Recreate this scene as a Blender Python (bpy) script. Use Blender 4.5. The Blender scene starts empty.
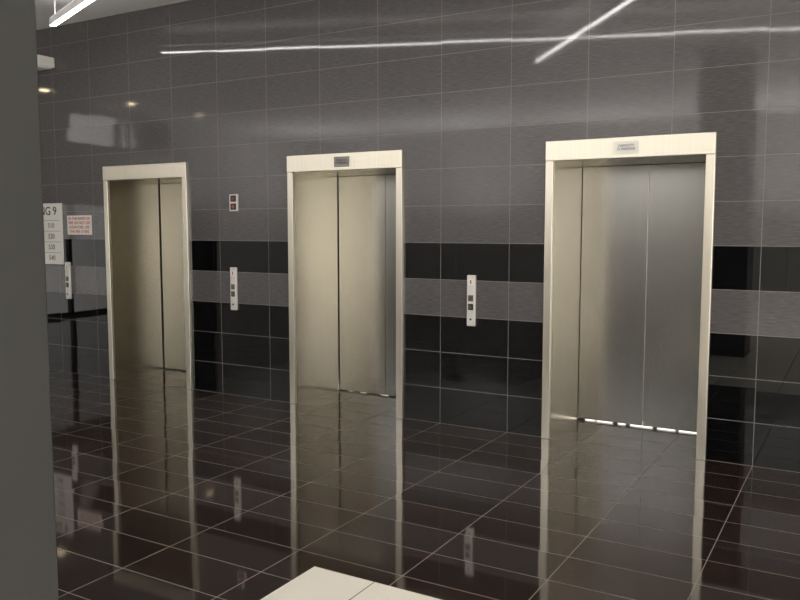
import bpy, bmesh, math
from mathutils import Vector, Matrix
sc=bpy.context.scene
try:
    sc.view_settings.view_transform='Standard'
    sc.view_settings.look='None'
except Exception: pass

# ---------------------------------------------------------------- node helpers
class NT:
    def __init__(s,name):
        s.m=bpy.data.materials.new(name); s.m.use_nodes=True
        s.t=s.m.node_tree; s.b=s.t.nodes['Principled BSDF']
    def n(s,typ,**k):
        nd=s.t.nodes.new(typ)
        for a,v in k.items(): setattr(nd,a,v)
        return nd
    def l(s,a,b): s.t.links.new(a,b)
    def setin(s,sock,v):
        if isinstance(v,bpy.types.NodeSocket): s.l(v,sock)
        else: sock.default_value=v
    def math(s,op,a,b=0.0,c=0.0):
        nd=s.n('ShaderNodeMath',operation=op)
        s.setin(nd.inputs[0],a); s.setin(nd.inputs[1],b); s.setin(nd.inputs[2],c)
        return nd.outputs[0]
    def mixc(s,f,a,b):
        nd=s.n('ShaderNodeMix',data_type='RGBA')
        s.setin(nd.inputs[0],f); s.setin(nd.inputs[6],a); s.setin(nd.inputs[7],b)
        return nd.outputs[2]
    def mixf(s,f,a,b):
        nd=s.n('ShaderNodeMix',data_type='FLOAT')
        s.setin(nd.inputs[0],f); s.setin(nd.inputs[2],a); s.setin(nd.inputs[3],b)
        return nd.outputs[0]
def C(r,g,b): 
    f=lambda v:(v/255/12.92) if v/255<=.04045 else ((v/255+.055)/1.055)**2.4
    return (f(r),f(g),f(b),1)

def simple(name,col,rough=.5,metal=0,emit=None,es=0,spec=None):
    k=NT(name); k.b.inputs['Base Color'].default_value=col
    k.b.inputs['Roughness'].default_value=rough; k.b.inputs['Metallic'].default_value=metal
    if spec is not None: k.b.inputs['Specular IOR Level'].default_value=spec
    if emit: k.b.inputs['Emission Color'].default_value=emit; k.b.inputs['Emission Strength'].default_value=es
    nz=k.n('ShaderNodeTexNoise'); nz.inputs['Scale'].default_value=9
    g=k.n('ShaderNodeNewGeometry'); k.l(g.outputs['Position'],nz.inputs['Vector'])
    f=k.math('MULTIPLY',nz.outputs['Fac'],.12)
    k.l(k.mixc(f,col,(col[0]*.7,col[1]*.7,col[2]*.7,1)),k.b.inputs['Base Color'])
    return k.m

def grid(k,u,v,pu,pv,w,ou=0,ov=0):
    """grout mask + tile ids"""
    su=k.math('DIVIDE',k.math('SUBTRACT',u,ou),pu); sv=k.math('DIVIDE',k.math('SUBTRACT',v,ov),pv)
    du=k.math('MULTIPLY',k.math('PINGPONG',su,.5),pu); dv=k.math('MULTIPLY',k.math('PINGPONG',sv,.5),pv)
    # pingpong(.5): 0 at the joints
    d=k.math('MINIMUM',du,dv)
    m=k.math('LESS_THAN',d,w/2)
    iu=k.math('FLOOR',su); iv=k.math('FLOOR',sv)
    cb=k.n('ShaderNodeCombineXYZ'); k.l(iu,cb.inputs[0]); k.l(iv,cb.inputs[1])
    wn=k.n('ShaderNodeTexWhiteNoise',noise_dimensions='3D'); k.l(cb.outputs[0],wn.inputs['Vector'])
    return m,wn
def tilt(k,wn,amt,bump=None):
    g=k.n('ShaderNodeNewGeometry')
    s=k.n('ShaderNodeVectorMath',operation='SUBTRACT'); k.l(wn.outputs['Color'],s.inputs[0]); s.inputs[1].default_value=(.5,.5,.5)
    sc_=k.n('ShaderNodeVectorMath',operation='SCALE'); k.l(s.outputs[0],sc_.inputs[0]); sc_.inputs['Scale'].default_value=amt
    a=k.n('ShaderNodeVectorMath',operation='ADD'); k.l(bump if bump else g.outputs['Normal'],a.inputs[0]); k.l(sc_.outputs[0],a.inputs[1])
    nn=k.n('ShaderNodeVectorMath',operation='NORMALIZE'); k.l(a.outputs[0],nn.inputs[0])
    return nn.outputs[0]

# ---------------------------------------------------------------- materials
def mat_wall():
    k=NT('wall_tile')
    g=k.n('ShaderNodeNewGeometry'); sp=k.n('ShaderNodeSeparateXYZ'); k.l(g.outputs['Position'],sp.inputs[0])
    X,Y,Z=sp.outputs
    m,wn=grid(k,X,Z,.6,.3,.0042,ou=-.006)
    # polished black rows: 0-.9 and 1.2-1.5
    a=k.math('LESS_THAN',Z,.9); b=k.math('MULTIPLY',k.math('GREATER_THAN',Z,1.2),k.math('LESS_THAN',Z,1.5))
    blk=k.math('MAXIMUM',a,b)
    # woven/ribbed relief of the grey tiles
    mp=k.n('ShaderNodeMapping'); k.l(g.outputs['Position'],mp.inputs['Vector']); mp.inputs['Scale'].default_value=(14,14,150)
    nz=k.n('ShaderNodeTexNoise'); nz.inputs['Scale'].default_value=1; nz.inputs['Detail'].default_value=2; k.l(mp.outputs[0],nz.inputs['Vector'])
    grey=k.mixc(k.math('MULTIPLY',wn.outputs['Value'],.45),C(96,93,93),C(87,84,84))
    st=k.n('ShaderNodeMapRange'); k.l(nz.outputs['Fac'],st.inputs[0]); st.inputs[1].default_value=.35; st.inputs[2].default_value=.65
    grey=k.mixc(k.math('MULTIPLY',st.outputs[0],.5),grey,C(56,54,54))
    col=k.mixc(blk,grey,C(11,11,12))
    col=k.mixc(m,col,C(118,115,112))
    k.l(col,k.b.inputs['Base Color'])
    r=k.mixf(blk,.055,.015); r=k.mixf(m,r,.7); k.l(r,k.b.inputs['Roughness'])
    bp=k.n('ShaderNodeBump'); bp.inputs['Distance'].default_value=.0003
    k.l(nz.outputs['Fac'],bp.inputs['Height']); k.l(k.mixf(blk,.03,0.0),bp.inputs['Strength'])
    k.l(tilt(k,wn,.006,bp.outputs[0]),k.b.inputs['Normal'])
    return k.m
def mat_floor():
    k=NT('floor_tile')
    g=k.n('ShaderNodeNewGeometry'); sp=k.n('ShaderNodeSeparateXYZ'); k.l(g.outputs['Position'],sp.inputs[0])
    X,Y,Z=sp.outputs
    m,wn=grid(k,X,Y,.6,.3,.0048,ou=-.006)
    nz=k.n('ShaderNodeTexNoise'); nz.inputs['Scale'].default_value=3; nz.inputs['Detail'].default_value=4; k.l(g.outputs['Position'],nz.inputs['Vector'])
    col=k.mixc(wn.outputs['Value'],C(48,37,33),C(39,31,28))
    col=k.mixc(m,col,C(126,117,106)); k.l(col,k.b.inputs['Base Color'])
    r=k.math('ADD',k.math('MULTIPLY',nz.outputs['Fac'],.06),.02); r=k.mixf(m,r,.7); k.l(r,k.b.inputs['Roughness'])
    k.b.inputs['IOR'].default_value=1.8
    k.l(tilt(k,wn,.008),k.b.inputs['Normal'])
    return k.m
def mat_white_tile():
    k=NT('white_floor_tile')
    g=k.n('ShaderNodeNewGeometry'); sp=k.n('ShaderNodeSeparateXYZ'); k.l(g.outputs['Position'],sp.inputs[0])
    X,Y,Z=sp.outputs
    m,wn=grid(k,X,Y,.6,.6,.006,ou=-1.885,ov=-2.82)
    k.l(k.mixc(m,C(232,227,215),C(120,112,100)),k.b.inputs['Base Color']); k.b.inputs['Roughness'].default_value=.12
    return k.m
def mat_steel(name,col,rough,vert=True,aniso=0):
    k=NT(name)
    g=k.n('ShaderNodeNewGeometry')
    mp=k.n('ShaderNodeMapping'); k.l(g.outputs['Position'],mp.inputs['Vector']); mp.inputs['Scale'].default_value=(220,220,2) if vert else (3,3,260)
    nz=k.n('ShaderNodeTexNoise'); nz.inputs['Scale'].default_value=1; nz.inputs['Detail'].default_value=2; k.l(mp.outputs[0],nz.inputs['Vector'])
    n2=k.n('ShaderNodeTexNoise'); n2.inputs['Scale'].default_value=1.2; k.l(g.outputs['Position'],n2.inputs['Vector'])
    k.l(k.mixc(k.math('MULTIPLY',nz.outputs['Fac'],.5),col,(col[0]*.6,col[1]*.6,col[2]*.6,1)),k.b.inputs['Base Color'])
    k.b.inputs['Metallic'].default_value=1
    k.l(k.math('ADD',k.math('MULTIPLY',n2.outputs['Fac'],.05),rough),k.b.inputs['Roughness'])
    bp=k.n('ShaderNodeBump'); bp.inputs['Distance'].default_value=.0003; bp.inputs['Strength'].default_value=.1
    k.l(nz.outputs['Fac'],bp.inputs['Height']); k.l(bp.outputs[0],k.b.inputs['Normal'])
    if aniso:
        k.b.inputs['Anisotropic'].default_value=aniso
        cr=k.n('ShaderNodeVectorMath',operation='CROSS_PRODUCT'); cr.inputs[0].default_value=(.001,.002,1); k.l(g.outputs['Normal'],cr.inputs[1])
        nn=k.n('ShaderNodeVectorMath',operation='NORMALIZE'); k.l(cr.outputs[0],nn.inputs[0]); k.l(nn.outputs[0],k.b.inputs['Tangent'])
    return k.m
def mat_glass(name,t):
    k=NT(name)
    tr=k.n('ShaderNodeBsdfTransparent'); tr.inputs[0].default_value=(t,t,t,1)
    gl=k.n('ShaderNodeBsdfGlossy'); gl.inputs['Roughness'].default_value=.02
    fr=k.n('ShaderNodeFresnel'); mx=k.n('ShaderNodeMixShader')
    k.l(fr.outputs[0],mx.inputs[0]); k.l(tr.outputs[0],mx.inputs[1]); k.l(gl.outputs[0],mx.inputs[2])
    k.l(mx.outputs[0],k.t.nodes['Material Output'].inputs['Surface'])
    return k.m
M_wall=mat_wall(); M_floor=mat_floor(); M_white=mat_white_tile(); M_glass=mat_glass('tinted_glass',.62); M_glass2=mat_glass('dark_tinted_glass',.45)
M_frame=mat_steel('brushed_steel_frame',C(238,231,214),.28,True,.6)
M_jamb=mat_steel('brushed_steel_reveal',C(222,214,194),.2,True,.3)
M_door=mat_steel('brushed_steel_door',C(152,151,147),.19,True,0)
M_sill=mat_steel('steel_sill',C(120,117,110),.3,False)
M_ceil=simple('ceiling_paint',C(240,238,236),.8)
M_plaster=simple('wall_paint',C(192,190,187),.7)
M_col=simple('column_paint',C(38,38,36),.6)
M_dark=simple('dark_plastic',C(40,40,42),.4)
M_black=simple('dark_void',C(12,12,12),.9)
M_paper=simple('label_white',C(226,224,216),.5)
M_label=simple('label_plate_grey',C(140,138,132),.5)
M_ink=simple('label_ink',C(80,80,80),.5)
M_panel=simple('panel_face',C(214,211,204),.35,.2)
M_red=simple('red_print',C(190,70,62),.5)
M_redled=simple('red_indicator',C(180,70,60),.4)
M_grey=simple('grey_print',C(100,98,96),.5)
M_alu=simple('window_aluminium',C(60,60,62),.4,.6)
M_led=simple('led_diffuser',C(255,255,255),.5,emit=(1,.98,.95,1),es=24)
M_fill=simple('ceiling_fill_glow',C(255,255,255),.5,emit=(1,.98,.95,1),es=6)  # added upward glow that brightens the ceiling
M_down=simple('downlight_lens',C(255,240,210),.5,emit=(1,.80,.5,1),es=40)
M_cab=simple('cabin_glow',C(255,255,255),.5,emit=(1,.97,.9,1),es=6)
M_cabdim=simple('cabin_glow_dim',C(255,255,255),.5,emit=(1,.97,.9,1),es=3)

# ---------------------------------------------------------------- mesh helpers
def empty(name,loc=(0,0,0)):
    e=bpy.data.objects.new(name,None); e.location=loc; sc.collection.objects.link(e); e.empty_display_size=.1; return e
def mesh(name,bm,mats,parent=None):
    me=bpy.data.meshes.new(name); bm.to_mesh(me); bm.free()
    for m in (mats if isinstance(mats,list) else [mats]): me.materials.append(m)
    o=bpy.data.objects.new(name,me); sc.collection.objects.link(o)
    if parent: o.parent=parent; 
    return o
def addbox(bm,x0,x1,y0,y1,z0,z1,mi=0,bev=0):
    r=bmesh.ops.create_cube(bm,size=1,matrix=Matrix.Translation(((x0+x1)/2,(y0+y1)/2,(z0+z1)/2))@Matrix.Diagonal((x1-x0,y1-y0,z1-z0,1)))
    fs=set(f for v in r['verts'] for f in v.link_faces)
    for f in fs: f.material_index=mi
    if bev:
        es=list(set(e for f in fs for e in f.edges))
        rr=bmesh.ops.bevel(bm,geom=es,offset=bev,segments=2,profile=.5,affect='EDGES')
        for f in rr['faces']: f.material_index=mi
def box(name,x0,x1,y0,y1,z0,z1,mat,parent=None,bev=0):
    bm=bmesh.new(); addbox(bm,x0,x1,y0,y1,z0,z1,0,bev); return mesh(name,bm,mat,parent)
def text(name,body,size,loc,mat,parent,align='CENTER'):
    cu=bpy.data.curves.new(name,'FONT'); cu.body=body; cu.size=size; cu.align_x=align; cu.align_y='CENTER'; cu.extrude=.0006; cu.offset=size*.012
    cu.materials.append(mat)
    o=bpy.data.objects.new(name,cu); o.rotation_euler=(math.pi/2,0,0); o.location=loc; sc.collection.objects.link(o); o.parent=parent; return o

# ---------------------------------------------------------------- room shell
CE=3.8; XL=-12.6; XR=8.0; YB=-11.0
ELEV=[-6.405,-3.955,-1.51]; W=1.20; HF=2.265; FW=.06; HH=.145; DEP=.72
fw0=W/2-.02
# tiled wall with three openings (as one object)
bm=bmesh.new()
xs=[XL]+[v for c in ELEV for v in (c-fw0,c+fw0)]+[XR]
for i in range(0,len(xs),2): addbox(bm,xs[i],xs[i+1],0,.12,0,CE)
for c in ELEV: addbox(bm,c-fw0,c+fw0,0,.12,HF-.02,CE)
mesh('wall_back',bm,M_wall)
# floor, incl. inside elevator portals; white tile inset made as separate slab region
WX,WY=-2.224,-2.82
bm=bmesh.new()
addbox(bm,XL,XR,WY,.0,-.1,0); addbox(bm,XL,WX,YB,WY,-.1,0)
for c in ELEV: addbox(bm,c-fw0,c+fw0,0,DEP,-.1,0)
mesh('floor',bm,M_floor)
box('floor_white_tiles',WX,XR,YB,WY,-.1,0,M_white)
box('ceiling',XL,XR,YB,.12,CE,CE+.1,M_ceil)
def windows(bm,b,a0,a1,z0,z1,n,glass):
    for i in range(n+1):
        u=a0+(a1-a0)*i/n; u=min(max(u,a0+.03),a1-.03); b(bm,u-.03,u+.03,z0,z1,.1)
    for q in (z0+.03,z1-.03): b(bm,a0,a1,q-.03,q+.03,.1)
    if glass: b(bm,a0+.03,a1-.03,z0+.03,z1-.03,.02,1)
def glazed(name,axis,pos,a0,a1,z0,z1,n,full0,full1):
    def b(bm,u0,u1,q0,q1,t=.12,mi=0):
        if axis=='y': addbox(bm,u0,u1,pos-t,pos,q0,q1,mi)
        else: addbox(bm,pos,pos+t,u0,u1,q0,q1,mi)
    bm=bmesh.new()
    b(bm,full0,a0,0,CE); b(bm,a1,full1,0,CE)
    b(bm,a0,a1,0,z0); b(bm,a0,a1,z1,CE)
    mesh(name,bm,M_plaster)
    bm=bmesh.new(); windows(bm,b,a0,a1,z0,z1,n,False); mesh('window_'+name[5:],bm,M_alu)
glazed('wall_front','y',YB,2.9,7.7,.1,2.85,4,XL,XR)
glazed('wall_right','x+',XR,-10.7,-.4,.1,2.85,6,YB,0.12)
# left wall: clerestory + tinted low glazing
def bl(bm,u0,u1,q0,q1,t=.12,mi=0): addbox(bm,XL-t,XL,u0,u1,q0,q1,mi)
bm=bmesh.new()
bl(bm,YB,-7.6,0,CE); bl(bm,-2.6,.12,0,CE); bl(bm,-7.6,-2.6,2.1,3.12)
bl(bm,-7.6,-6.3,3.12,CE); bl(bm,-3.8,-2.6,3.12,CE); bl(bm,-6.3,-3.8,3.78,CE)
mesh('wall_left',bm,M_plaster)
bm=bmesh.new(); windows(bm,bl,-6.3,-3.8,3.12,3.78,2,True); mesh('window_clerestory',bm,[M_alu,M_glass])
bm=bmesh.new(); windows(bm,bl,-7.6,-2.6,0,2.1,4,True); mesh('window_left',bm,[M_alu,M_glass2])

# added fill lights on poles, out of view, to brighten the ceiling
for x,y in [(-10.8,-9.2),(-7.6,-9.6),(-4.4,-9.6),(-1.2,-9.6),(2.0,-9.4)]:
    e=empty('added_fill_light',(x,y,0))
    bm=bmesh.new()
    bmesh.ops.create_cone(bm,cap_ends=True,segments=28,radius1=.18,radius2=.16,depth=.03,matrix=Matrix.Translation((0,0,.015)))
    bmesh.ops.create_cone(bm,cap_ends=True,segments=16,radius1=.018,radius2=.018,depth=1.58,matrix=Matrix.Translation((0,0,.8)))
    bmesh.ops.create_cone(bm,cap_ends=False,segments=28,radius1=.05,radius2=.24,depth=.14,matrix=Matrix.Translation((0,0,1.65)))
    mesh('fill_light_stand',bm,M_plaster,e)
    L=bpy.data.lights.new('added_fill_lamp','AREA'); L.shape='DISK'; L.size=.4; L.energy=130; L.color=(1,.99,.98)
    o=bpy.data.objects.new('added_fill_lamp',L); sc.collection.objects.link(o); o.parent=e; o.location=(0,0,1.71); o.rotation_euler=(math.pi,0,0)

# ---------------------------------------------------------------- elevators
for i,c in enumerate(ELEV):
    e=empty('elevator',(c,0,0)); h=W/2
    bm=bmesh.new()
    P=-.03
    for s in (-1,1):
        x0,x1=sorted((s*h,s*(h-FW)))
        addbox(bm,x0,x1,P,.004,0,HF-HH,0,.003)
    addbox(bm,-h,h,P-.004,.004,HF-HH,HF,0,.003)
    mesh('portal_frame',bm,M_frame,e)
    bm=bmesh.new()
    for s in (-1,1):
        x0,x1=sorted((s*(h-FW+.001),s*(h-FW+.016)))
        addbox(bm,x0,x1,.004,DEP-.045,0,HF-HH+.01)
    addbox(bm,-h+FW,h-FW,.004,DEP,HF-HH,HF-HH+.02)
    mesh('portal_reveal',bm,M_jamb,e)
    # dark strips put in as shade between the reveal and the recessed door panels
    bm=bmesh.new()
    for s in (-1,1):
        x0,x1=sorted((s*(h-FW+.03),s*(h-FW+.045))); addbox(bm,x0,x1,DEP-.06,DEP,0,HF-HH+.01)
    mesh('door_gap_shade',bm,M_dark,e)
    hi=h-FW
    gap=.017 if i==2 else .012
    for s,nm in ((-1,'door_panel_a'),(1,'door_panel_b')):
        x0,x1=sorted((s*.0015,s*(hi+.029)))
        bm=bmesh.new(); addbox(bm,x0,x1,DEP-.03,DEP,gap,HF-HH-.002,0,.002); mesh(nm,bm,M_door,e)
    # landing sill with grooves
    bm=bmesh.new()
    addbox(bm,-hi,hi,DEP-.075,DEP+.05,0,.003)
    for q in (.0,.018,.036): addbox(bm,-hi,hi,DEP-.07+q,DEP-.06+q,.003,.0055)
    mesh('door_sill',bm,M_sill,e)
    # cabin behind the doors (dark shell) with glowing strips imitating cabin light under the doors
    bm=bmesh.new()
    addbox(bm,-hi-.1,hi+.1,DEP+.35,DEP+.4,0,2.4); addbox(bm,-hi-.1,-hi-.05,DEP,DEP+.4,0,2.4); addbox(bm,hi+.05,hi+.1,DEP,DEP+.4,0,2.4)
    addbox(bm,-hi-.1,hi+.1,DEP,DEP+.4,2.4,2.45); addbox(bm,-hi-.1,hi+.1,DEP+.05,DEP+.4,-.05,0)
    mesh('cabin_shell',bm,M_black,e)
    if i>0:
        bm=bmesh.new()
        spans=[(-.50,-.42),(-.40,-.27),(-.22,-.16),(-.12,.06),(.10,.24),(.27,.52)] if i==2 else [(-.48,-.44),(-.34,-.28),(-.1,-.02),(.1,.14),(.22,.36)]
        for a,b in spans: addbox(bm,a,b,DEP+.052,DEP+.06,.002,.035)
        mesh('door_gap_glow',bm,M_cab if i==2 else M_cabdim,e)
    if i>0:
        lw=.09 if i==2 else .078
        box('label_plate',-lw,lw,P-.010,P-.004,HF-.118,HF-.03,M_paper if i==2 else M_label,e,.001)
        text('label_text','CAPACITY\n15 PERSONS',.024,(0,P-.0107,HF-.073),M_ink,e)

# ---------------------------------------------------------------- wall signage / call stations
for x in (-7.645,-5.226,-2.72):
    p=empty('elevator_call_panel',(x,0,1.04))
    w=.036;hh=.205
    bm=bmesh.new(); addbox(bm,-w,w,-.028,0,-hh,hh,0,.006); mesh('housing',bm,M_panel,p)
    box('display',-.024,.024,-.0305,-.028,.125,.175,M_paper,p)
    box('display_digit',-.006,.006,-.0312,-.0305,.135,.165,M_redled,p)
    for k_,z in enumerate((.02,-.05)):
        box('button_plate',-.022,.022,-.0305,-.028,z-.025,z+.025,M_dark if z<0 else M_grey,p)
        bm=bmesh.new(); bmesh.ops.create_cone(bm,cap_ends=True,segments=20,radius1=.015,radius2=.013,depth=.006,matrix=Matrix.Translation((0,-.033,z))@Matrix.Rotation(math.pi/2,4,'X')); mesh('button',bm,M_sill,p)
    bm=bmesh.new(); bmesh.ops.create_cone(bm,cap_ends=True,segments=16,radius1=.009,radius2=.009,depth=.005,matrix=Matrix.Translation((0,-.03,-.15))@Matrix.Rotation(math.pi/2,4,'X')); mesh('key_switch',bm,M_dark,p)
p=empty('floor_indicator',(-5.21,0,1.86))
box('housing',-.05,.05,-.02,0,-.08,.08,M_panel,p,.004)
for z in (.038,-.038):
    box('lens_recess',-.035,.035,-.0215,-.02,z-.03,z+.03,M_dark,p)
    bm=bmesh.new(); bmesh.ops.create_cone(bm,cap_ends=True,segments=3 if z>0 else 20,radius1=.016,radius2=.014,depth=.004,matrix=Matrix.Translation((0,-.0232,z))@Matrix.Rotation(math.pi/2,4,'X')); mesh('arrow_lamp',bm,M_redled,p)

p=empty('building_directory_sign',(-8.17,0,1.555))
box('board',-.45,.45,-.012,0,-.34,.34,M_paper,p,.002)
text('title','BUILDING 9',.13,(.02,-.0125,.25),M_dark,p)
for q in range(4):
    z=.15-.12*q
    box('rule',-.42,.42,-.0132,-.012,z-.002,z+.002,M_grey,p)
    text('row_label','LEVEL %d'%(5-q),.065,(-.22,-.0125,z-.06),M_grey,p)
    text('row_text','5%d0'%(q+1),.075,(0.26,-.0125,z-.06),M_grey,p)
p=empty('notice_sign',(-7.44,0,1.652))
box('board',-.20,.20,-.006,0,-.105,.105,M_paper,p,.001)
for q,t in enumerate(('IN THE EVENT OF','FIRE DO NOT USE','ELEVATORS. USE','THE FIRE STAIRS')):
    text('line_text',t,.044,(0,-.0065,.07-.047*q),M_red,p)
p=empty('emergency_light',(-8.25,-.004,3.4))
box('housing',-.5,.5,-.2,0,-.04,.07,M_paper,p,.008)
box('diffuser',-.47,.47,-.18,-.02,-.05,-.04,M_ceil,p)

# ---------------------------------------------------------------- column
box('column',-1.885,-1.285,-5.45,-4.895,0,CE,M_col,None,.004)

# ---------------------------------------------------------------- lamps
def linear(p0,p1,z,w=.048):
    p0=Vector(p0);p1=Vector(p1);d=p1-p0;L=d.length;a=math.atan2(d.y,d.x)
    e=empty('linear_ceiling_light',((p0.x+p1.x)/2,(p0.y+p1.y)/2,z)); e.rotation_euler=(0,0,a)
    box('housing',-L/2,L/2,-w/2-.004,w/2+.004,.004,.07,M_ceil,e)
    box('diffuser',-L/2+.005,L/2-.005,-w/2,w/2,0,.004,M_led,e)
    box('ceiling_fill_strip',-L/2+.005,L/2-.005,-w/2,w/2,.07,.074,M_fill,e)  # glowing strip added on top of the housing to lift the ceiling
    n=int(L/1.4)
    for q in range(n+1):
        x=-L/2+.1+(L-.2)*q/n
        bm=bmesh.new(); bmesh.ops.create_cone(bm,cap_ends=True,segments=10,radius1=.006,radius2=.006,depth=CE-z-.07,matrix=Matrix.Translation((x,0,(.07+CE-z)/2))); mesh('hanger',bm,M_ceil,e)
linear((-6.85,-.69),(1.6,-3.95),3.55)
linear((-3.45,-3.24),(-1.35,-.62),3.55)
for x,y in [(-11.33,-2.5),(-11.33,-4.2),(-11.33,-5.9)]:
    e=empty('downlight',(x,y,CE))
    bm=bmesh.new(); bmesh.ops.create_cone(bm,cap_ends=True,segments=28,radius1=.085,radius2=.095,depth=.012,matrix=Matrix.Translation((0,0,-.006))); mesh('trim_ring',bm,M_ceil,e)
    bm=bmesh.new(); bmesh.ops.create_cone(bm,cap_ends=True,segments=28,radius1=.075,radius2=.075,depth=.004,matrix=Matrix.Translation((0,0,-.0145))); mesh('lens',bm,M_down,e)

# world: overcast daylight
w=bpy.data.worlds.new('World'); sc.world=w; w.use_nodes=True
bg=w.node_tree.nodes['Background']; bg.inputs[0].default_value=(1,.965,.92,1); bg.inputs[1].default_value=6.5

cam=bpy.data.cameras.new('Camera'); co=bpy.data.objects.new('Camera',cam); sc.collection.objects.link(co)
co.location=(0,-5.827,1.62); co.rotation_euler=(math.radians(90-5.14),0,math.radians(30.2))
cam.sensor_width=36; cam.lens=36; cam.clip_start=.02
sc.camera=co
